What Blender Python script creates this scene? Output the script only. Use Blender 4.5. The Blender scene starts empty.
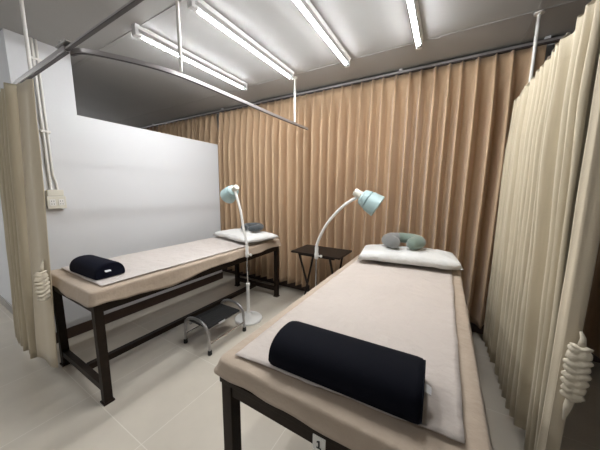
import bpy, bmesh, math, random
from mathutils import Vector, Matrix, noise
random.seed(7)
sc = bpy.context.scene
C = sc.collection
PI = math.pi
V = Vector

# ------------------------------------------------------------------ materials
def mat(name, col, rough=.6, metal=0, bump=0, bscale=40, var=0, vscale=6, sheen=0, spec=.5, stretch=None, col2=None):
    m = bpy.data.materials.new(name); m.use_nodes = True
    nt = m.node_tree; b = nt.nodes['Principled BSDF']
    b.inputs['Base Color'].default_value = (*col, 1)
    b.inputs['Roughness'].default_value = rough
    b.inputs['Metallic'].default_value = metal
    b.inputs['Specular IOR Level'].default_value = spec
    if sheen: b.inputs['Sheen Weight'].default_value = sheen
    tc = nt.nodes.new('ShaderNodeTexCoord')
    src = tc.outputs['Object']
    if stretch:
        mp = nt.nodes.new('ShaderNodeMapping'); mp.inputs['Scale'].default_value = stretch
        nt.links.new(src, mp.inputs['Vector']); src = mp.outputs['Vector']
    if var or col2:
        n = nt.nodes.new('ShaderNodeTexNoise'); n.inputs['Scale'].default_value = vscale; n.inputs['Detail'].default_value = 4
        nt.links.new(src, n.inputs['Vector'])
        r = nt.nodes.new('ShaderNodeValToRGB')
        c2 = col2 or tuple(max(0, c*(1-var)) for c in col)
        r.color_ramp.elements[0].position = .3; r.color_ramp.elements[1].position = .7
        r.color_ramp.elements[0].color = (*c2, 1); r.color_ramp.elements[1].color = (*col, 1)
        nt.links.new(n.outputs['Fac'], r.inputs['Fac']); nt.links.new(r.outputs['Color'], b.inputs['Base Color'])
    if bump:
        n = nt.nodes.new('ShaderNodeTexNoise'); n.inputs['Scale'].default_value = bscale; n.inputs['Detail'].default_value = 5
        nt.links.new(src, n.inputs['Vector'])
        bp = nt.nodes.new('ShaderNodeBump'); bp.inputs['Strength'].default_value = bump; bp.inputs['Distance'].default_value = .01
        nt.links.new(n.outputs['Fac'], bp.inputs['Height']); nt.links.new(bp.outputs['Normal'], b.inputs['Normal'])
    return m

def emit(name, col, s):
    m = bpy.data.materials.new(name); m.use_nodes = True
    b = m.node_tree.nodes['Principled BSDF']
    b.inputs['Base Color'].default_value = (*col, 1)
    b.inputs['Emission Color'].default_value = (*col, 1)
    b.inputs['Emission Strength'].default_value = s
    return m

M = {}
M['wall'] = mat('painted_wall', (.67, .675, .69), .7, bump=.05, bscale=60)
M['ceil'] = mat('painted_ceiling', (.40, .398, .39), .75, var=.04, vscale=2)
M['strip'] = mat('ceiling_joint', (.36, .358, .35), .7)
M['base'] = mat('dark_wood_skirting', (.060, .032, .022), .45, var=.3, vscale=8)
M['greybase'] = mat('grey_skirting', (.36, .34, .32), .5)
M['brown'] = mat('brown_curtain_cloth', (.51, .35, .215), .72, bump=.12, bscale=220, sheen=.25, var=.10, vscale=9, stretch=(4, 4, .6))
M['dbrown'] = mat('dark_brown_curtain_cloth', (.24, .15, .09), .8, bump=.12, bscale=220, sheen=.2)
M['cream'] = mat('cream_curtain_cloth', (.53, .455, .325), .8, bump=.15, bscale=200, sheen=.2, var=.08, vscale=14, stretch=(5, 5, .4))
M['creamband'] = mat('cream_hem_cloth', (.60, .515, .38), .8, bump=.1, bscale=200, sheen=.2)
M['ruffle'] = mat('pale_gathered_cloth', (.62, .55, .43), .75, bump=.15, bscale=150, sheen=.2)
M['wood'] = mat('dark_stained_wood', (.020, .011, .006), .55, bump=.06, bscale=30, spec=.22, var=.35, vscale=10, stretch=(3, 3, 3))
M['tray'] = mat('espresso_wood', (.016, .010, .007), .5, spec=.25, var=.3, vscale=12)
M['sheet'] = mat('tan_sheet', (.45, .355, .27), .75, bump=.8, bscale=16, var=.10, vscale=5, sheen=.2)
M['mat'] = mat('pale_bed_mat', (.53, .465, .42), .7, bump=.9, bscale=20, var=.05, vscale=4, sheen=.15)
M['mat2'] = mat('white_bed_mat', (.58, .525, .49), .7, bump=.9, bscale=20, var=.05, vscale=4, sheen=.15)
M['foam'] = mat('brown_vinyl', (.22, .15, .11), .5)
M['black'] = mat('black_fabric', (.0035, .004, .008), .85, bump=.1, bscale=300, spec=.12)
M['navy'] = mat('black_blue_fabric', (.005, .006, .014), .85, bump=.1, bscale=300, spec=.12)
M['pillow'] = mat('white_pillowcase', (.74, .735, .715), .8, bump=1.0, bscale=22, sheen=.2)
M['sage'] = mat('sage_velour', (.175, .23, .19), .85, bump=.15, bscale=200, sheen=.4)
M['greyv'] = mat('grey_velour', (.22, .225, .222), .85, bump=.15, bscale=200, sheen=.4)
M['slate'] = mat('slate_velour', (.05, .058, .063), .85, bump=.15, bscale=200, sheen=.3)
M['white'] = mat('white_plastic', (.78, .77, .74), .35)
M['offwhite'] = mat('ivory_plastic', (.70, .67, .58), .4)
M['pvc'] = mat('white_conduit', (.74, .72, .68), .4)
M['chrome'] = mat('chrome', (.75, .75, .76), .18, metal=1)
M['tubegrey'] = mat('grey_steel_tube', (.42, .41, .41), .3, metal=.9)
M['alu'] = mat('aluminium_rail', (.42, .40, .40), .4, metal=.6)
M['darkalu'] = mat('dark_rail_slot', (.08, .07, .07), .5, metal=.3)
M['teal'] = mat('pale_teal_enamel', (.355, .475, .475), .35)
M['teal2'] = mat('teal_rim_enamel', (.30, .43, .44), .3)
M['rubber'] = mat('black_rubber', (.015, .015, .015), .7, bump=.4, bscale=200)
M['bulb'] = mat('ruby_bulb_glass', (.45, .05, .03), .15)
M['card'] = mat('white_card', (.82, .80, .75), .5)
M['ink'] = mat('black_ink', (.01, .01, .01), .6)
M['silver'] = mat('silver_tag', (.70, .70, .72), .45)
M['tube'] = emit('lit_fluorescent_tube', (.965, .985, 1.0), 44)
M['batten'] = mat('white_batten', (.72, .72, .72), .5)
M['holder'] = mat('lampholder_plastic', (.66, .66, .66), .5)

# floor tiles: procedural grid on world position
def floor_mat():
    m = bpy.data.materials.new('glossy_floor_tiles'); m.use_nodes = True
    nt = m.node_tree; b = nt.nodes['Principled BSDF']
    g = nt.nodes.new('ShaderNodeNewGeometry')
    mp = nt.nodes.new('ShaderNodeMapping'); mp.inputs['Location'].default_value = (1.273, -.552, 0)
    nt.links.new(g.outputs['Position'], mp.inputs['Vector'])
    br = nt.nodes.new('ShaderNodeTexBrick'); br.offset = 0; br.squash = 1
    br.inputs['Scale'].default_value = 1; br.inputs['Brick Width'].default_value = .602; br.inputs['Row Height'].default_value = .602
    br.inputs['Mortar Size'].default_value = .0024; br.inputs['Mortar Smooth'].default_value = .3; br.inputs['Bias'].default_value = 0
    br.inputs['Color1'].default_value = (.61, .555, .47, 1); br.inputs['Color2'].default_value = (.597, .543, .46, 1)
    br.inputs['Mortar'].default_value = (.72, .675, .595, 1)
    nt.links.new(mp.outputs['Vector'], br.inputs['Vector'])
    n = nt.nodes.new('ShaderNodeTexNoise'); n.inputs['Scale'].default_value = 3; n.inputs['Detail'].default_value = 6
    nt.links.new(mp.outputs['Vector'], n.inputs['Vector'])
    r = nt.nodes.new('ShaderNodeValToRGB'); r.color_ramp.elements[0].color = (.90, .90, .90, 1); r.color_ramp.elements[1].color = (1, 1, 1, 1)
    r.color_ramp.elements[0].position = .35; r.color_ramp.elements[1].position = .65
    nt.links.new(n.outputs['Fac'], r.inputs['Fac'])
    mx = nt.nodes.new('ShaderNodeMix'); mx.data_type = 'RGBA'; mx.blend_type = 'MULTIPLY'; mx.inputs[0].default_value = 1
    nt.links.new(br.outputs['Color'], mx.inputs[6]); nt.links.new(r.outputs['Color'], mx.inputs[7])
    nt.links.new(mx.outputs[2], b.inputs['Base Color'])
    b.inputs['Roughness'].default_value = .24; b.inputs['Specular IOR Level'].default_value = .45
    return m
M['floor'] = floor_mat()

# ------------------------------------------------------------------ mesh helpers
def box(bm, c, s, rot=None, bev=0):
    r = bmesh.ops.create_cube(bm, size=1)
    vs = r['verts']
    mt = Matrix.Translation(V(c)) @ (rot.to_4x4() if rot else Matrix()) @ Matrix.Diagonal((*s, 1))
    bmesh.ops.transform(bm, matrix=mt, verts=vs)
    if bev:
        es = list({e for v in vs for e in v.link_edges})
        bmesh.ops.bevel(bm, geom=es, offset=bev, segments=2, profile=.7, affect='EDGES')

def bx(bm, lo, hi, bev=0):
    box(bm, [(a+b)/2 for a, b in zip(lo, hi)], [abs(b-a) for a, b in zip(lo, hi)], bev=bev)

def frame_of(d):
    d = V(d).normalized(); a = V((0, 0, 1)) if abs(d.z) < .9 else V((1, 0, 0))
    x = a.cross(d).normalized(); y = d.cross(x)
    return x, y, d

def spline(pts, k=8):
    P = [V(p) for p in pts]; out = []
    for i in range(len(P)-1):
        p0 = P[max(i-1, 0)]; p1 = P[i]; p2 = P[i+1]; p3 = P[min(i+2, len(P)-1)]
        for j in range(k):
            t = j/k
            out.append(.5*((2*p1)+(p2-p0)*t+(2*p0-5*p1+4*p2-p3)*t*t+(3*p1-p0-3*p2+p3)*t**3))
    out.append(P[-1]); return out

def tube(bm, pts, r, n=12, cap=True, sx=1):
    P = [V(p) for p in pts]
    R = r if isinstance(r, (list, tuple)) else [r]*len(P)
    rings = []; px = None
    for i, p in enumerate(P):
        d = (P[min(i+1, len(P)-1)]-P[max(i-1, 0)]).normalized()
        if px is None: x, y, _ = frame_of(d)
        else:
            x = (px-d*px.dot(d)).normalized(); y = d.cross(x)
        px = x
        rings.append([bm.verts.new(p+(x*math.cos(a)*sx+y*math.sin(a))*R[i]) for a in [2*PI*k/n for k in range(n)]])
    for a, b in zip(rings, rings[1:]):
        for k in range(n): bm.faces.new((a[k], a[(k+1) % n], b[(k+1) % n], b[k]))
    if cap:
        bm.faces.new(rings[0][::-1]); bm.faces.new(rings[-1])

def lathe(bm, prof, org=(0, 0, 0), axis=(0, 0, 1), n=28):
    x, y, d = frame_of(axis); o = V(org); rings = []
    for r, h in prof:
        if r < 1e-5: rings.append([bm.verts.new(o+d*h)])
        else: rings.append([bm.verts.new(o+d*h+(x*math.cos(a)+y*math.sin(a))*r) for a in [2*PI*k/n for k in range(n)]])
    for a, b in zip(rings, rings[1:]):
        if len(a) == 1 and len(b) == 1: continue
        for k in range(n):
            k2 = (k+1) % n
            if len(a) == 1: bm.faces.new((a[0], b[k2], b[k]))
            elif len(b) == 1: bm.faces.new((a[k], a[k2], b[0]))
            else: bm.faces.new((a[k], a[k2], b[k2], b[k]))

def prism(bm, poly, f, a, b):
    """poly: 2D points; f(u,v,w)->xyz ; extruded from w=a to w=b"""
    A = [bm.verts.new(f(u, v, a)) for u, v in poly]; B = [bm.verts.new(f(u, v, b)) for u, v in poly]
    n = len(poly)
    for i in range(n): bm.faces.new((A[i], A[(i+1) % n], B[(i+1) % n], B[i]))
    bm.faces.new(A[::-1]); bm.faces.new(B)

def obj(name, bm, m, parent=None, smooth=None, loc=None, solid=0, sub=0):
    bmesh.ops.recalc_face_normals(bm, faces=bm.faces)
    me = bpy.data.meshes.new(name); bm.to_mesh(me); bm.free()
    for k in (m if isinstance(m, (list, tuple)) else [m]): me.materials.append(M[k])
    o = bpy.data.objects.new(name, me); C.objects.link(o)
    if parent: o.parent = parent
    if loc: o.location = loc
    if solid:
        md = o.modifiers.new('thickness', 'SOLIDIFY'); md.thickness = solid; md.offset = 0
    if sub:
        md = o.modifiers.new('smooth', 'SUBSURF'); md.levels = sub; md.render_levels = sub
    if smooth == 'all':
        for p in me.polygons: p.use_smooth = True
    elif smooth:
        for p in me.polygons: p.use_smooth = True
        me.set_sharp_from_angle(angle=math.radians(smooth))
    return o

def tag(o, label, cat, group=None):
    o['label'] = label; o['category'] = cat
    if group: o['group'] = group
    return o

def thing(name, label, cat, loc=(0, 0, 0), rz=0, group=None):
    o = bpy.data.objects.new(name, None); C.objects.link(o)
    o.location = loc; o.rotation_euler.z = rz; o.empty_display_size = .1
    return tag(o, label, cat, group)

def struct(name, bm, m, **k):
    o = obj(name, bm, m, **k); o['kind'] = 'structure'; return o

def dup(root, loc, label, rz=None):
    r = root.copy(); C.objects.link(r); r.location = loc; r['label'] = label
    if rz is not None: r.rotation_euler.z = rz
    for ch in list(root.children):
        c = ch.copy(); C.objects.link(c); c.parent = r
        for g in list(ch.children):
            d = g.copy(); C.objects.link(d); d.parent = c
    return r

B = bmesh.new
def nz(x, y=0, z=0): return noise.noise(V((x, y, z)))
def ss(a, b, x):
    t = min(1, max(0, (x-a)/(b-a))); return t*t*(3-2*t)

# ------------------------------------------------------------------ the room
ZC = 2.445            # ceiling
XW = -2.80           # partition wall face
YB = 2.74            # back wall face
XR, YF, XL = 3.0, -2.6, -6.0
bm = B(); bx(bm, (XL-.1, YF-.1, -.1), (XR+.1, YB+.1, 0)); struct('floor', bm, 'floor')
bm = B(); bx(bm, (XL-.1, YF-.1, ZC), (XR+.1, YB+.1, ZC+.1)); struct('ceiling', bm, 'ceil')
bm = B(); bx(bm, (XL, YB, 0), (XR, YB+.1, ZC)); struct('wall_back', bm, 'wall')
bm = B(); bx(bm, (XR, YF, 0), (XR+.1, YB, ZC)); struct('wall_right', bm, 'wall')
bm = B(); bx(bm, (XL, YF-.1, 0), (XR, YF, ZC)); struct('wall_front', bm, 'wall')
bm = B(); bx(bm, (XL-.1, YF, 0), (XL, YB, ZC)); struct('wall_far_left', bm, 'wall')
# left wall: full height near the camera, half-height partition further on; one L-shaped slab, plus the wall that turns left
bm = B()
prism(bm, [(.60, 0), (2.50, 0), (2.50, 1.94), (.965, 1.95), (.965, ZC), (.60, ZC)], lambda u, v, w: (w, u, v), XW-.11, XW)
struct('wall_left', bm, 'wall')
bm = B(); bx(bm, (XL, .60, 0), (XW-.11, .70, ZC)); struct('wall_left_corridor', bm, 'wall')
bm = B(); bx(bm, (XW, .60, 0), (XW+.012, 2.50, .095)); struct('baseboard_left', bm, 'base')
bm = B(); bx(bm, (XL, .588, 0), (XW, .60, .09)); struct('baseboard_corridor', bm, 'greybase')
bm = B(); bx(bm, (XL, YB-.014, 0), (XR, YB, .12)); struct('baseboard_back', bm, 'base')
# ceiling panel joints
for i, (lo, hi) in enumerate([((XL, 1.065, ZC-.004), (XR, 1.095, ZC)), ((XL, 2.215, ZC-.003), (XR, 2.235, ZC)), ((.40, YF, ZC-.004), (.425, YB, ZC))]):
    bm = B(); bx(bm, lo, hi); struct('trim_%d' % (i+1), bm, 'strip')

# ------------------------------------------------------------------ fluorescent battens
def half(bm, y0, y1, zc, r, a0, a1, n=14):
    an = [math.radians(a0+(a1-a0)*k/n) for k in range(n+1)]
    prism(bm, [(r*math.cos(a), zc+r*math.sin(a)) for a in an], lambda u, v, w: (u, w, v), y0, y1)
def make_light(loc, label):
    t = thing('tube_light', label, 'light', loc, 0, 'ceiling tube lights')
    L = 1.12
    bm = B(); prism(bm, [(-.028, 0), (.028, 0), (.020, -.022), (-.020, -.022)], lambda u, v, w: (u, w, v), 0, L)
    obj('housing', bm, 'batten', t)
    for y in (.012, L-.012):
        bm = B(); bx(bm, (-.021, y-.012, -.068), (.021, y+.012, -.001), .004); h = obj('lamp_holder', bm, 'holder', t)
    bm = B(); half(bm, .0265, L-.0265, -.05, .0145, 196, 344); obj('tube', bm, 'tube', t, smooth=40)
    bm = B(); half(bm, .0265, L-.0265, -.05, .0147, -15, 195); obj('tube_back', bm, 'batten', t, smooth=40)
    for a, b in ((.024, .052), (L-.052, L-.024)):
        bm = B(); tube(bm, [(0, a, -.05), (0, b, -.05)], .0155, 16); obj('end_cap', bm, 'holder', t, smooth=40)
    return t
l0 = make_light((-1.945, 1.035, ZC), 'ceiling tube light nearest the white partition wall, over the farther bed')
for x, lab in ((-1.372, 'ceiling tube light above the step stool, second from the white partition wall'),
               (-.818, 'ceiling tube light third from the partition wall, beside the left edge of the near bed'),
               (-.260, 'ceiling tube light farthest from the partition wall, over the near bed')):
    dup(l0, (x, 1.055 if x < -1 else 1.075, ZC), lab)
# unseen tubes added behind the photographer to brighten the foreground and corridor wall
for x, lab in ((-1.30, 'added unseen tube light behind the photographer, brightening the foreground from over the aisle'),
               (-4.3, 'added unseen tube light behind the photographer, brightening the corridor on the left'),
               (-5.2, 'added unseen tube light behind the photographer, brightening the corridor from its far end')):
    dup(l0, (x, -1.45, ZC), lab)
dup(l0, (-5.5, .73, ZC), 'added unseen tube light brightening the next bay, hidden behind the full-height end of the partition')  # hidden extra tube, added to lift the dark ceiling of the next bay
# ------------------------------------------------------------------ curtains
def arc(path):
    P = [V((x, y, 0)) for x, y in path]; S = [0]
    for a, b in zip(P, P[1:]): S.append(S[-1]+(b-a).length)
    def ev(t):
        s = t*S[-1]
        for i in range(len(P)-1):
            if s <= S[i+1] or i == len(P)-2:
                u = (s-S[i])/(S[i+1]-S[i]); return P[i].lerp(P[i+1], u)
    return ev, S[-1]

def curtain(bm, top, bot, z0, z1, folds, a_top, a_bot, seed, per=14, rows=22, jit=.35, pinch=.0, fine=0, scallop=0, ridge=0):
    et, lt = arc(top); eb, lb = arc(bot)
    n = int(folds*per); grid = []
    for r in range(rows+1):
        t = r/rows
        row = []
        for i in range(n+1):
            s = i/n
            ph = 2*PI*(folds*s+jit*nz(s*folds*.45, seed, 0)+.22*nz(s*folds*.3, seed, t*1.6)*t)
            p = et(s).lerp(eb(s), t)
            e = .004
            d = (et(min(1, s+e)).lerp(eb(min(1, s+e)), t)-et(max(0, s-e)).lerp(eb(max(0, s-e)), t))
            d.z = 0; d.normalize(); nrm = V((-d.y, d.x, 0))
            f = math.sin(ph) if not ridge else -(1-ridge)*math.sin(ph)-ridge*(1-2*abs(math.sin(ph/2-PI/4))**.75)
            amp = (a_top+(a_bot-a_top)*ss(0, .22, t))*(1+(.25 if ridge else .45)*nz(s*folds*.5, seed+5, .4*t))
            off = amp*(f+.18*math.sin(2*ph+1))
            if pinch:
                k = 1-ss(.025, .085, t)
                pk = max(0, math.sin(ph))**7
                off = off*(1-k)-k*(pinch*pk*(.55+.45*min(1, t/.045))-pinch*.2)
                p = p+d*(0)
            if fine: off += fine*math.sin(ph*2.7+3*nz(s*6, seed+9, t))*(.5+nz(s*9, seed+2, 0))
            off += .006*nz(s*folds*2, seed, t*5)
            zt = z1
            if scallop: zt = z1-scallop*(.5+.5*math.cos(ph+.8))*(1-t)
            row.append(bm.verts.new(p+nrm*off+V((d.x*0, d.y*0, zt+(z0-zt)*t+(.006*math.sin(ph) if r == rows else 0)))))
        grid.append(row)
    for a, b in zip(grid, grid[1:]):
        for i in range(n): bm.faces.new((a[i], a[i+1], b[i+1], b[i]))
    return grid

YC = 2.61
def back_curtain(x0, x1, folds, seed, label, m='brown', z0=.125):
    t = thing('brown_curtain', label, 'curtain', ((x0+x1)/2, YC, 0), 0, None)
    bm = B(); c = (x0+x1)/2
    path = [(x0-c, 0), (x1-c, 0)]
    curtain(bm, path, path, z0, 2.399, folds, .028, .070, seed, pinch=.055, rows=34, ridge=.45)
    obj('cloth', bm, m, t, smooth='all', solid=.002)
    # hooks that hang it on the rail
    return t
main = back_curtain(-2.868, .555, 32, 3, 'wide tan brown pleated curtain across the back, behind both beds')
side = back_curtain(-4.36, -2.935, 13, 8, 'brown pleated curtain seen over the top of the white partition')
far = back_curtain(.60, 2.85, 20, 13, 'brown curtain at the right end of the back rail, behind the cream curtain')
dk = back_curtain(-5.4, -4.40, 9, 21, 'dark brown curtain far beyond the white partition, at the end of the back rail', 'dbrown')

t = thing('curtain_rail', 'long metal curtain rail along the back below the ceiling, carrying the brown curtains', 'rail', (-1.2, YC, 2.402))
bm = B(); bx(bm, (-4.7, -.012, 0.006), (4.1, .012, .026), .003); obj('track', bm, 'alu', t)
bm = B(); bx(bm, (-4.7, -.016, -.002), (4.1, .016, .0055)); obj('slot', bm, 'darkalu', t)
for x in (-3.3, -1.6, -.4, .75, 1.75, 3.2):
    bm = B(); bx(bm, (x-.015, -.016, .0265), (x+.015, .016, .0425)); obj('bracket', bm, 'batten', t)

# bay rail: straight front rail, curved side rail, connector, hanger rods
ZR = 2.0
YR = .56
t = thing('bay_curtain_rail', 'grey metal curtain rail round the farther bed, hung from white ceiling rods', 'rail', (XW, YR, ZR))
def L(x, y, z): return (x-XW, y-YR, z-ZR)
bm = B(); bx(bm, L(-5.2, YR-.012, ZR-.012), L(-1.655, YR+.012, ZR+.014), .003); bx(bm, L(-1.656, YR-.006, ZR-.003), L(.46, YR+.006, ZR+.007), .002); obj('front_track', bm, 'alu', t)
bm = B(); bx(bm, L(-5.2, YR-.007, ZR-.017), L(-1.655, YR+.007, ZR-.0122)); bx(bm, L(-1.655, YR-.007, ZR-.008), L(.46, YR+.007, ZR-.0032)); obj('front_slot', bm, 'darkalu', t)
cur = spline([(-1.68, .585, ZR), (-1.60, .615, ZR), (-1.515, .74, ZR), (-1.445, .90, ZR), (-1.415, 1.08, ZR), (-1.41, 1.5, ZR), (-1.405, 2.0, ZR), (-1.385, 2.525, ZR)], 10)
def ribbon(bm, pts, hw, z0, z1):
    rings = []
    for i, p in enumerate(pts):
        d = (pts[min(i+1, len(pts)-1)]-pts[max(i-1, 0)]); d.z = 0; d.normalize(); nrm = V((-d.y, d.x, 0))*hw
        rings.append([bm.verts.new(V(L(*q))) for q in (p-nrm+V((0, 0, z0)), p+nrm+V((0, 0, z0)), p+nrm+V((0, 0, z1)), p-nrm+V((0, 0, z1)))])
    for a, b in zip(rings, rings[1:]):
        for k in range(4): bm.faces.new((a[k], a[(k+1) % 4], b[(k+1) % 4], b[k]))
    bm.faces.new(rings[0][::-1]); bm.faces.new(rings[-1])
bm = B(); ribbon(bm, cur, .009, -.010, .010); obj('side_track', bm, 'alu', t)
bm = B(); ribbon(bm, cur, .006, -.0135, -.0102); obj('side_slot', bm, 'darkalu', t)
bm = B(); bx(bm, L(-1.73, YR-.022, ZR+.0145), L(-1.60, YR+.03, ZR+.022), .003); bx(bm, L(-1.70, YR-.018, ZR+.0222), L(-1.675, YR+.018, ZR+.038), .003)
obj('connector_plate', bm, 'tubegrey', t)
for x, y in ((-2.2, YR), (-1.405, 1.00), (-1.397, 2.27)):
    bm = B(); tube(bm, [L(x, y, ZR+.0145 if x < -2 else ZR+.0102), L(x, y, ZC-.0115)], .0095, 12); r = obj('hanger_rod', bm, 'pvc', t, smooth=40)
    bm = B(); tube(bm, [L(x, y, ZC-.011), L(x, y, ZC-.001)], .026, 16); obj('ceiling_flange', bm, 'pvc', r, smooth=40)

# right bay rail
t = thing('bay_curtain_rail', 'curtain rail above the near bed that carries the cream curtain on the right', 'rail', (.418, 2.24, ZR))
bm = B(); bx(bm, (-.008, -.98, -.085), (.008, .22, -.065), .003); obj('side_track', bm, 'alu', t)
for y in (0, -.95):
    bm = B(); tube(bm, [(0, y, -.0645), (0, y, ZC-ZR-.0115)], .0095, 12); r = obj('hanger_rod', bm, 'pvc', t, smooth=40)
    bm = B(); tube(bm, [(0, y, ZC-ZR-.011), (0, y, ZC-ZR-.001)], .026, 16); obj('ceiling_flange', bm, 'pvc', r, smooth=40)

def ruffle(bm, top, n, w, h, d=(1, 0)):
    """gathered tie-back: stacked puffed lobes hanging down from top, ending in a short tail"""
    T = V(top); N, K = 26, n*8; rings = []
    for j in range(K+1):
        k = j/K; pass
        ring = []
        for i in range(N):
            an = 2*PI*i/N; c, sn = math.cos(an), math.sin(an)
            bump = abs(math.sin(PI*(n*k+.28*math.tanh(4*c)+.5*nz(k*4, c*.8, 3))))**.55
            ww = w*(.80+.28*math.sin(PI*(k*.8+.12)))*(.68+.32*bump*(1+.5*nz(k*7, c, 1)))*(.5 if j in (0, K) else 1)
            x = ww*c*(1+.10*nz(c*2, sn*2, k*9)); y = ww*.42*sn*(1-.35*math.exp(-(c/.16)**2))*(.75+.25*bump)
            z = -h*k+.008*abs(c)**1.5+.004*nz(c*3, sn*3, k*6)
            ring.append(bm.verts.new(T+V((x*d[0]-y*d[1], x*d[1]+y*d[0], z))))
        rings.append(ring)
    for p, q2 in zip(rings, rings[1:]):
        for i in range(N): bm.faces.new((p[i], p[(i+1) % N], q2[(i+1) % N], q2[i]))
    bm.faces.new(rings[0]); bm.faces.new(rings[-1])
    return

# left cream curtain
t = thing('cream_curtain', 'cream pleated curtain on the left, gathered beside the farther bed', 'curtain', (-2.6, .53, 0))
def q(pts): return [(x+2.6, y-.53) for x, y in pts]
bm = B(); curtain(bm, q([(-2.93, .545), (-2.34, .535)]), q([(-3.02, .49), (-2.42, .475)]), .115, 1.965, 7.5, .036, .040, 31, per=16, jit=.5, fine=.004)
obj('cloth', bm, 'cream', t, smooth='all', solid=.0025)
bm = B(); curtain(bm, q([(-2.345, .525), (-2.15, .552)]), q([(-2.43, .452), (-2.17, .49)]), .125, 1.962, 1.0, .004, .010, 35, per=18, jit=.1)
obj('leading_hem', bm, 'creamband', t, smooth='all', solid=.0025)
bm = B(); ruffle(bm, (-2.16+2.6, .470-.53, .80), 7, .036, .19, (-.22, .97))
tube(bm, [V((-2.17+2.6, .475-.53, .80)), V((-2.18+2.6, .485-.53, .835)), V((-2.20+2.6, .50-.53, .87))], [.012, .008, .004], 8)
obj('gathered_tie', bm, 'ruffle', t, smooth='all')

# right cream curtain
t = thing('cream_curtain', 'tall cream curtain on the right, drawn along the near bed', 'curtain', (.40, 1.8, 0))
def q(pts): return [(x-.40, y-1.8) for x, y in pts]
bm = B(); curtain(bm, q([(.385, 2.49), (.383, 2.0), (.383, 1.6), (.383, 1.32), (.385, 1.22)]), q([(.385, 2.50), (.405, 2.0), (.43, 1.6), (.44, 1.36), (.44, 1.25)]),
             0.13, 1.99, 16, .015, .028, 41, per=16, jit=.9, fine=.006, scallop=.035)
obj('cloth', bm, 'cream', t, smooth='all', solid=.0025)
bm = B(); curtain(bm, q([(.386, 1.217), (.40, 1.195), (.455, 1.20)]), q([(.402, 1.235), (.412, 1.20), (.452, 1.21)]), .12, 1.985, 1.0, .003, .006, 45, per=20, jit=.1)
obj('leading_hem', bm, 'creamband', t, smooth='all', solid=.0025)
bm = B(); ruffle(bm, (.443-.40, 1.165-1.8, .80), 8, .032, .205, (.94, -.34))
tube(bm, [V((.048, 1.172-1.8, .80)), V((.050, 1.178-1.8, .83)), V((.044, 1.185-1.8, .85))], [.012, .008, .004], 8)
tube(bm, [V((.045, 1.172-1.8, .60)), V((.042, 1.178-1.8, .56)), V((.040, 1.182-1.8, .50))], [.012, .012, .003], 8)
obj('gathered_tie', bm, 'ruffle', t, smooth='all')

# ------------------------------------------------------------------ wall outlet and conduits
t = thing('wall_outlet', 'ivory double power outlet box on the white wall behind the left curtain', 'outlet', (XW, .755, 1.16))
bm = B(); bx(bm, (.001, -.055, 0), (.032, .055, .095), .004); obj('back_box', bm, 'offwhite', t)
bm = B(); bx(bm, (.0325, -.058, -.003), (.038, .058, .098), .003); fp = obj('face_plate', bm, 'offwhite', t)
for y in (-.027, .027):
    bm = B(); bx(bm, (.0383, y-.019, .022), (.041, y+.019, .073), .003); s = obj('socket', bm, 'white', fp)
    bm = B()
    for dz in (.035, .058):
        for dy in (-.007, .007): bx(bm, (.0412, y+dy-.0015, dz-.005), (.0418, y+dy+.0015, dz+.005))
    obj('socket_slot', bm, 'ink', s)
bm = B(); bx(bm, (.001, -.05, .100), (.034, .05, .150), .006); obj('junction_box', bm, 'offwhite', t)
t = thing('cable_conduit', 'pair of white cable conduits running down the wall to the power outlet', 'conduit', (XW, .75, 1.31))
bm = B(); tube(bm, [(.012, -.016, .003), (.012, -.016, ZC-1.31-.002)], .010, 10); obj('pipe', bm, 'pvc', t, smooth=40)
bm = B(); tube(bm, spline([(.012, .022, .003), (.012, .022, .05), (.012, .012, .11), (.012, .008, .2), (.012, .008, ZC-1.31-.002)], 6), .008, 10); obj('pipe', bm, 'pvc', t, smooth=40)
for z in (.45, .98):
    bm = B(); bx(bm, (.001, -.034, z), (.026, .026, z+.018), .003); obj('clip', bm, 'pvc', t)

# ------------------------------------------------------------------ beds
LB, ZT = 1.86, .735
def make_bed(loc, label, W):
    t = thing('treatment_bed', label, 'bed', loc, 0, 'treatment beds')
    s = .046
    for x in (0, W-s):
        for y in (0, LB-s):
            bm = B(); bx(bm, (x, y, .012), (x+s, y+s, .640), .004); l = obj('leg', bm, 'wood', t)
            bm = B(); bx(bm, (x-.007, y-.007, 0), (x+s+.007, y+s+.007, .0118), .004); obj('foot', bm, 'wood', l)
    for y in (.005, LB-s+.005):
        bm = B(); bx(bm, (s+.001, y, .595), (W-s-.001, y+s-.01, .640), .003); obj('end_rail', bm, 'wood', t)
        bm = B(); bx(bm, (s+.001, y, .075), (W-s-.001, y+s-.01, .120), .003); obj('cross_brace', bm, 'wood', t)
    for x in (.005, W-s+.005):
        bm = B(); bx(bm, (x, s+.001, .595), (x+s-.01, LB-s-.001, .640), .003); obj('side_rail', bm, 'wood', t)
    bm = B(); bx(bm, (W/2-.021, s+.001, .070), (W/2+.021, LB-s-.001, .112), .003); obj('stretcher', bm, 'wood', t)
    bm = B(); bx(bm, (-.004, -.004, .6405), (W+.004, LB+.004, .660), .002); obj('bed_board', bm, 'wood', t)
    bm = B(); bx(bm, (-.002, -.002, .6605), (W+.002, LB+.002, ZT-.006), .018); obj('mattress', bm, 'foam', t, smooth=40)
    return t

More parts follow.
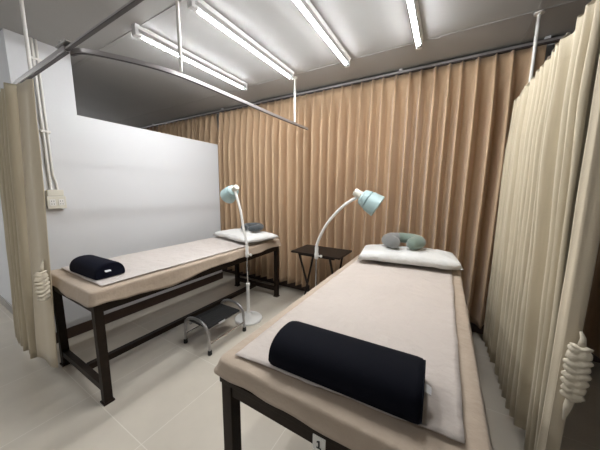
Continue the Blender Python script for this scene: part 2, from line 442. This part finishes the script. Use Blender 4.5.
def rrect(a, b, r, n=26, m=9):
    """rounded rectangle outline, half sizes a,b"""
    out = []
    cs = [(a-r, b-r, 0), (-a+r, b-r, PI/2), (-a+r, -b+r, PI), (a-r, -b+r, 1.5*PI)]
    for i, (cx, cy, a0) in enumerate(cs):
        for k in range(m+1): out.append((cx+r*math.cos(a0+PI/2*k/m), cy+r*math.sin(a0+PI/2*k/m)))
        nx, ny, _ = cs[(i+1) % 4]; e = out[-1]
        a1 = a0+PI/2; st = (nx+r*math.cos(a1), ny+r*math.sin(a1))
        cnt = int(math.hypot(st[0]-e[0], st[1]-e[1])/.03)
        for k in range(1, cnt): out.append((e[0]+(st[0]-e[0])*k/cnt, e[1]+(st[1]-e[1])*k/cnt))
    return out

def draped(bm, a, b, r, zt, hem, seed, flare=.012, rimr=.016, amp=.015, wrinkle=.003, extra=None):
    rings = []
    def ring(da, zf, wr):
        o = rrect(a+da, b+da, max(r+da, .005)); out = []
        n = len(o); per = 0
        for i, (x, y) in enumerate(o):
            z = zf(x, y)
            q2 = nz(x*7, y*7, seed)
            # outward direction
            k = 1+wr*q2/max(.2, math.hypot(x, y))
            out.append(bm.verts.new((x*k, y*k, z)))
        return out
    def top(x, y): return zt+wrinkle*nz(x*9, y*9, seed)+wrinkle*.6*nz(x*21, y*15, seed+3)
    for da in (-.30, -.24, -.18, -.13, -.09, -.06, -.035): rings.append(ring(da, top, 0))
    for k in range(1, 5):
        an = PI/2*k/4
        rings.append(ring(-.035+.035+rimr*math.sin(an)-rimr, lambda x, y: zt-rimr*(1-math.cos(an))+wrinkle*nz(x*9, y*9, seed), .003))
    for k in range(1, 6):
        u = k/5
        def zf(x, y):
            h = hem+amp*nz(x*3.2+seed, y*3.2, seed+7)+amp*.5*nz(x*11, y*11, seed)
            if extra: h += extra(x, y)
            return (zt-rimr)+(h-(zt-rimr))*u
        rings.append(ring(flare*u*u+.002, zf, .016*u))
    for p, q2 in zip(rings, rings[1:]):
        n = len(p)
        if len(q2) != n:
            raise RuntimeError('ring')
        for i in range(n): bm.faces.new((p[i], p[(i+1) % n], q2[(i+1) % n], q2[i]))
    bm.faces.new(rings[0])

# rings need equal counts: use one reference outline and offset it
def rrect_ref(a, b, r):
    base = rrect(a, b, r)
    return base
_rr = rrect
def rrect(a, b, r, _c={}):
    # same point count for every ring of one drape: parametrise on the largest outline
    A0, B0, R0 = _c.get('ref', (a, b, r))
    ref = _rr(A0, B0, R0); out = []
    for x, y in ref:
        out.append((x*a/A0, y*b/B0))
    return out
def set_ref(a, b, r): rrect.__defaults__[0]['ref'] = (a, b, r)

def make_sheet(loc, label, W, seed, extra=None, hem=.655):
    set_ref(W/2+.012, LB/2+.012, .03)
    bm = B(); draped(bm, W/2+.012, LB/2+.012, .03, ZT, hem, seed, extra=extra)
    o = obj('bed_sheet', bm, 'sheet', smooth='all', solid=.002, loc=(loc[0]+W/2, loc[1]+LB/2, 0))
    return tag(o, label, 'sheet', 'tan bed sheets')

def make_mat(loc, label, a0, a1, b0, b1, seed, m, slant=0):
    """thin quilted mat lying on the sheet"""
    bm = B(); nx, ny = 40, 96; g = []
    for j in range(ny+1):
        row = []
        for i in range(nx+1):
            u, v = i/nx, j/ny
            x = a0+(a1-a0)*u; y = b0+(b1-b0)*v+slant*u*(1-v)
            if i in (0, nx): x += .004*nz(y*5, seed)
            if j in (0, ny): y += .004*nz(x*5, seed+1)
            z = ZT+.0092+.0035*nz(x*8, y*8, seed)+.0030*nz(x*19, y*24, seed+2)
            # pressed fold lines
            for fy in (.25, .5, .75): z += .0030*math.exp(-((v-fy)/.006)**2)
            row.append(bm.verts.new((x, y, z)))
        g.append(row)
    for p, q2 in zip(g, g[1:]):
        for i in range(nx): bm.faces.new((p[i], p[i+1], q2[i+1], q2[i]))
    o = obj('bed_mat', bm, m, smooth='all', solid=.003, loc=(loc[0], loc[1], .002))
    return tag(o, label, 'mat', 'pale bed mats')

BED1 = (-2.42, .565, 0); BED2 = (-.648, .555, 0)
W1, W2 = .71, .778
b1 = make_bed(BED1, 'dark wooden treatment bed along the white partition wall, the farther one', W1)
b2 = make_bed(BED2, 'dark wooden treatment bed nearest the camera, carrying a number card', W2)
make_sheet(BED1, 'tan sheet draped over the farther bed beside the white wall', W1, 2,
           extra=lambda x, y: -.035*math.exp(-((y+.50)/.22)**2)*(1 if x > .2 else 0)-.0*y)
make_sheet(BED2, 'tan sheet draped over the near bed', W2, 11, extra=lambda x, y: (-.02 if x > .3 else 0), hem=.688)
make_mat(BED1, 'pale mat covering the top of the farther bed', .03, W1-.03, .06, LB-.02, 4, 'mat2')
make_mat(BED2, 'pale pinkish mat covering the top of the near bed', 0.045, .733, .028, LB-.02, 9, 'mat', .045)

# number card on the front of the near bed: part of that bed
bm = B(); bx(bm, (.390, -.0345, .634), (.427, -.0320, .678)); cd = obj('number_card', bm, 'card', b2)
cd['label'] = 'white card with a black figure 1'
bm = B(); f1 = [(-.0065, -.0115), (.0075, -.0115), (.0075, -.0085), (.0027, -.0085), (.0027, .0115), (-.0005, .0115), (-.006, .0080), (-.006, .0045), (-.0018, .0065), (-.0018, -.0085), (-.0065, -.0085)]
prism(bm, f1, lambda u, v, w: (.4085+u, w, .656+v), -.0362, -.0347); obj('figure_one', bm, 'ink', cd)

# ------------------------------------------------------------------ bolsters (half-round)
def bolster(loc, rz, Lx, D, Hh, m, label):
    t = thing('half_round_bolster', label, 'bolster', loc, rz, 'black bolsters')
    prof = []
    for k in range(19):
        a = PI*k/18; prof.append((D/2*math.copysign(abs(math.cos(a))**.85, math.cos(a)), .012+(Hh-.012)*math.sin(a)**.8))
    prof = [(D/2*.97, 0)]+prof+[(-D/2*.97, 0)]
    bm = B(); secs = [(-Lx/2, .93), (-Lx/2+.006, .98), (-Lx/2+.02, 1), (0, 1.0), (Lx/2-.02, 1), (Lx/2-.006, .98), (Lx/2, .93)]
    rs = []
    for x, k in secs: rs.append([bm.verts.new((x, y*k, z*(k if z > .005 else 1))) for y, z in prof])
    n = len(prof)
    for p, q2 in zip(rs, rs[1:]):
        for i in range(n): bm.faces.new((p[i], p[(i+1) % n], q2[(i+1) % n], q2[i]))
    bm.faces.new(rs[0]); bm.faces.new(rs[-1])
    obj('cover', bm, m, t, smooth=50)
    bm = B()
    for x in (-Lx/2, Lx/2):
        bm = B(); P = [(x, y*.935, max(.004, z*.935)) for y, z in prof]; tube(bm, P+[P[0]], .0028, 6, cap=False)
        obj('piping', bm, m, t, smooth='all')
    bm = B(); box(bm, (Lx/2+.0115, -.02, .045), (.018, .032, .0015), Matrix.Rotation(.35, 3, 'Y')); g = obj('care_tag', bm, 'silver', t)
    g['label'] = 'small white label'
    return t
ZM = ZT+.021
bolster((-.239, .702, ZM), math.radians(2), .455, .205, .088, 'black', 'black half-round bolster lying across the foot of the near bed')
bolster((-2.035, .715, ZM), math.radians(2), .37, .175, .094, 'navy', 'black half-round bolster on the farther bed beside the left curtain')

# ------------------------------------------------------------------ pillows
def pillow(loc, rz, a, b, h, seed, label):
    bm = B(); N, K = 30, 20; top = []; botm = []
    def prof(u, v):
        e = (1-abs(u)**2.6)*(1-abs(v)**2.6); return max(0, e)**.45
    for sgn, store in ((1, top), (-1, botm)):
        for j in range(K+1):
            row = []
            for i in range(N+1):
                u, v = 2*i/N-1, 2*j/K-1
                pin = 1-.03*(1-abs(u)**2)*abs(v)**3-.04*abs(u*v)**4
                pin2 = 1-.03*(1-abs(v)**2)*abs(u)**3-.04*abs(u*v)**4
                x = a*u*pin2; y = b*v*pin
                hh = prof(u, v)
                z = h*.5+(h*.5*hh*(1.0 if sgn > 0 else .96)*sgn)
                if sgn > 0: z += .010*hh*nz(x*9, y*9, seed)+.006*hh*nz(x*22, y*22, seed)
                if (i in (0, N) or j in (0, K)):
                    z = h*.28+.012*nz(x*8, y*8, seed)
                row.append((x, y, z))
            store.append(row)
    vt = [[bm.verts.new(p) for p in r] for r in top]
    vb = [[(vt[j][i] if (i in (0, N) or j in (0, K)) else bm.verts.new(botm[j][i])) for i in range(N+1)] for j in range(K+1)]
    for j in range(K):
        for i in range(N):
            bm.faces.new((vt[j][i], vt[j][i+1], vt[j+1][i+1], vt[j+1][i]))
            bm.faces.new((vb[j+1][i], vb[j+1][i+1], vb[j][i+1], vb[j][i]))
    o = obj('pillow', bm, 'pillow', smooth='all', loc=loc); o.rotation_euler.z = rz
    return tag(o, label, 'pillow', 'white pillows')
pillow((-.236, 2.14, ZM-.001), math.radians(8), .375, .205, .108, 3, 'white pillow at the head of the near bed, under the sage neck pillow')
pillow((-2.015, 2.165, ZM-.001), math.radians(-13), .365, .235, .085, 8, 'white pillow at the head of the farther bed')

def neck_pillow(loc, rz, R, r, mats, label):
    t = thing('neck_pillow', label, 'neck pillow', loc, rz)
    parts = [(252, 112), (112, -72)] if len(mats) == 2 else [(250, -70)]
    full = []
    n = 40
    for (a0, a1), m in zip(parts, mats):
        pts = []; rad = []
        for k in range(n+1):
            an = math.radians(a0+(a1-a0)*k/n)
            lift = .022*(1+math.sin(an))/2
            rr = R*(1.0 if math.sin(an) > 0 else 1-.10*abs(math.sin(an)))
            pts.append(V((rr*1.12*math.cos(an), rr*math.sin(an), r*.92+lift)))
            d_end = min(abs(math.degrees(an)+71), abs(251-math.degrees(an)))
            rad.append(r*min(1, .35+.65*math.sqrt(min(1, d_end/16)))*(.93+.07*math.cos(an*2)))
        bm = B(); tube(bm, pts, rad, 18)
        bmesh.ops.transform(bm, matrix=Matrix.Diagonal((1, 1, .80, 1)), verts=bm.verts)
        o = obj('cushion' if m == mats[-1] else 'side_panel', bm, m, t, smooth='all')
        if len(mats) == 2: o['label'] = 'sage green velour' if m == 'sage' else 'grey velour'
    return t
neck_pillow((-.272, 2.155, ZM+.108), math.radians(10), .096, .062, ['greyv', 'sage'], 'sage and grey U-shaped neck pillow on the pillow of the near bed')
neck_pillow((-1.935, 2.20, ZM+.090), math.radians(-8), .09, .045, ['slate'], 'dark slate U-shaped neck pillow on the pillow of the farther bed')

# ------------------------------------------------------------------ infrared lamps
def ir_lamp(base, poletop, neck, cap, axis, hs, label):
    t = thing('infrared_lamp', label, 'lamp', base, 0, 'infrared lamps')
    o = V(base)
    bm = B(); lathe(bm, [(0, 0), (.128, 0), (.138, .004), (.138, .016), (.132, .024), (.095, .032), (.055, .042), (.034, .058), (.026, .075), (0, .076)], n=36); obj('base', bm, 'white', t, smooth=35)
    bm = B(); lathe(bm, [(0, .0765), (.0175, .0765), (.0165, .36), (.019, .362), (.020, .385), (.013, .392), (0, .393)], n=18); obj('lower_sleeve', bm, 'white', t, smooth=35)
    bm = B(); tube(bm, [(0, 0, .3935), (0, 0, poletop)], .0085, 12); obj('pole', bm, 'chrome', t, smooth=40)
    n0 = V(neck[0])-o
    bm = B(); lathe(bm, [(0, 0), (.016, 0), (.019, .006), (.019, .05), (.016, .055), (.017, .10), (.013, .125), (0, .126)], (0, 0, poletop+.0005), (n0.x*.3, n0.y*.3, 1), n=18); obj('clamp_sleeve', bm, 'white', t, smooth=35)
    bm = B(); lathe(bm, [(0, 0), (.006, 0), (.006, .02), (.013, .022), (.013, .034), (0, .036)], (.0195, 0, poletop+.03), (1, 0, 0), n=14); obj('clamp_knob', bm, 'white', t, smooth=35)
    pts = [V((0, 0, poletop+.127))]+[V(p)-o for p in neck]
    sp = spline(pts, 10); bm = B(); L_ = len(sp)
    tube(bm, sp, [.0125+.0009*(i % 2) for i in range(L_)], 12); obj('gooseneck', bm, 'white', t, smooth='all')
    c = V(cap)-o; ax = V(axis).normalized(); k = hs
    bm = B(); lathe(bm, [(0, 0), (.028*k, 0), (.033*k, .006*k), (.033*k, .052*k), (.036*k, .056*k), (.036*k, .066*k), (0, .066*k)], c, ax, 24); hc = obj('lamp_cap', bm, 'offwhite', t, smooth=35)
    hc['label'] = 'ivory cap at the back of the shade'
    o2 = [(.036, .067), (.050, .070), (.066, .082), (.073, .112), (.076, .118), (.076, .133), (.085, .146), (.094, .225), (.096, .232)]
    i2 = [(.092, .231), (.090, .224), (.076, .150), (.066, .118), (.058, .090), (.030, .080), (0, .079)]
    bm = B(); lathe(bm, [(r*k, h*k) for r, h in o2+i2], c, ax, 32); sh = obj('lamp_shade', bm, 'teal', t, smooth=35)
    bm = B(); x, y, d = frame_of(ax); R_ = []
    for j in range(33):
        an = 2*PI*j/32; R_.append(c+d*.1275*k+(x*math.cos(an)+y*math.sin(an))*.0775*k)
    tube(bm, R_, .0035, 8, cap=False); obj('shade_band', bm, 'teal2', sh, smooth='all')
    bm = B(); lathe(bm, [(0, .0795), (.018, .08), (.020, .11), (.040, .15), (.052, .19), (.045, .215), (0, .225)], c, ax, 20)
    bmesh.ops.transform(bm, matrix=Matrix.Translation(c) @ Matrix.Scale(k, 4) @ Matrix.Translation(-c), verts=bm.verts) if k != 1 else None
    obj('bulb', bm, 'bulb', t, smooth='all')
    return t
ir_lamp((-1.655, 1.80, 0), .66, [(-1.692, 1.80, .93), (-1.724, 1.80, 1.104), (-1.771, 1.80, 1.25), (-1.798, 1.803, 1.302)],
        (-1.768, 1.80, 1.350), (-.83, .20, -.46), .86, 'pale teal infrared lamp on a stand beside the farther bed')
ir_lamp((-.98, 1.985, 0), .70, [(-.945, 1.99, .92), (-.885, 1.99, 1.03), (-.80, 1.99, 1.135), (-.715, 1.995, 1.215), (-.630, 2.0, 1.268)],
        (-.648, 1.995, 1.318), (.80, .10, -.50), .97, 'pale teal infrared lamp leaning over the near bed from behind')

# ------------------------------------------------------------------ folding tray table
t = thing('tray_table', 'small dark folding table against the brown curtain, between the two beds', 'table', (-1.075, 2.30, -.0))
bm = B(); box(bm, (0, 0, .690), (.54, .36, .018), bev=.006); obj('table_top', bm, 'tray', t)
for x in (-.17, .17):
    for s in (-1, 1):
        xx = x+s*.012
        bm = B(); p0, p1 = V((xx, -s*.155, .012)), V((xx, s*.155, .678)); d = p1-p0
        rot = d.to_track_quat('Z', 'X').to_matrix(); box(bm, (p0+p1)/2, (.016, .018, d.length-.02), rot, .003); obj('leg', bm, 'tray', t)
for s in (-1, 1):
    bm = B(); bx(bm, (-.17, -s*.135-.009, .03), (.17, -s*.135+.009, .052), .003); obj('stretcher', bm, 'tray', t)
    bm = B(); bx(bm, (-.20, s*.135-.010, .658), (.20, s*.135+.010, .680), .003); obj('rail', bm, 'tray', t)

# ------------------------------------------------------------------ step stool
t = thing('step_stool', 'chrome step stool with a black tread on the floor beside the farther bed', 'stool', (-1.70, 1.42, 0))
def arch(y, h=.262):
    P = [(-.155, y, .016), (-.15, y, .12), (-.143, y, .19)]
    for k in range(1, 8):
        a = PI-PI*k/8; P.append((.13*math.cos(a), y, .20+(h-.20)*math.sin(a)))
    P += [(.143, y, .19), (.15, y, .12), (.155, y, .016)]
    return spline(P, 4)
for y in (-.20, .20):
    bm = B(); tube(bm, arch(y), .0115, 12); a = obj('end_frame', bm, 'tubegrey', t, smooth='all')
    for x in (-.155, .155):
        bm = B(); lathe(bm, [(0, 0), (.017, 0), (.018, .004), (.016, .034), (.0125, .038)], (x, y, 0), n=16); obj('foot', bm, 'rubber', a, smooth=40)
for x in (-.152, .152):
    bm = B(); tube(bm, [(x, -.19, .085), (x, .19, .085)], .007, 10); obj('side_rail', bm, 'chrome', t, smooth=40)
for x in (-.10, .10):
    bm = B(); tube(bm, [(x, -.188, .187), (x, .188, .187)], .009, 10); obj('tread_support', bm, 'tubegrey', t, smooth=40)
bm = B(); bx(bm, (-.125, -.178, .198), (.125, .178, .214), .006)
for i in range(9): bx(bm, (-.11+.0275*i-.006, -.17, .2135), (-.11+.0275*i+.006, .17, .2165))
obj('tread', bm, 'rubber', t)
bm = B(); box(bm, (.1268, -.04, .200), (.002, .07, .016)); g = obj('tread_label', bm, 'silver', t)

# ------------------------------------------------------------------ world, camera
w = bpy.data.worlds.new('world'); sc.world = w; w.use_nodes = True
w.node_tree.nodes['Background'].inputs[0].default_value = (.8, .8, .8, 1); w.node_tree.nodes['Background'].inputs[1].default_value = .3

F = 247.14; yaw, pitch, roll = -.527914, .142487, .0087586
cy, sy, cp, sp = math.cos(yaw), math.sin(yaw), math.cos(pitch), math.sin(pitch)
f = V((sy*cp, cy*cp, -sp)); r = V((cy, -sy, 0)); u = r.cross(f)
r2 = r*math.cos(roll)+u*math.sin(roll); u2 = u*math.cos(roll)-r*math.sin(roll)
cam = bpy.data.cameras.new('camera'); co = bpy.data.objects.new('camera', cam); C.objects.link(co)
cam.sensor_fit = 'HORIZONTAL'; cam.sensor_width = 36; cam.lens = F*36/600; cam.clip_start = .02
mw = Matrix((r2, u2, -f)).transposed().to_4x4(); mw.translation = (0, 0, 1.33); co.matrix_world = mw
sc.camera = co
vs = sc.view_settings
sc.display_settings.display_device = 'sRGB'
vs.view_transform = 'Standard'; vs.look = 'None'; vs.gamma = 1; vs.use_curve_mapping = False; vs.exposure = 1.68
sc.cycles.use_denoising = True
sc.cycles.max_bounces = 8
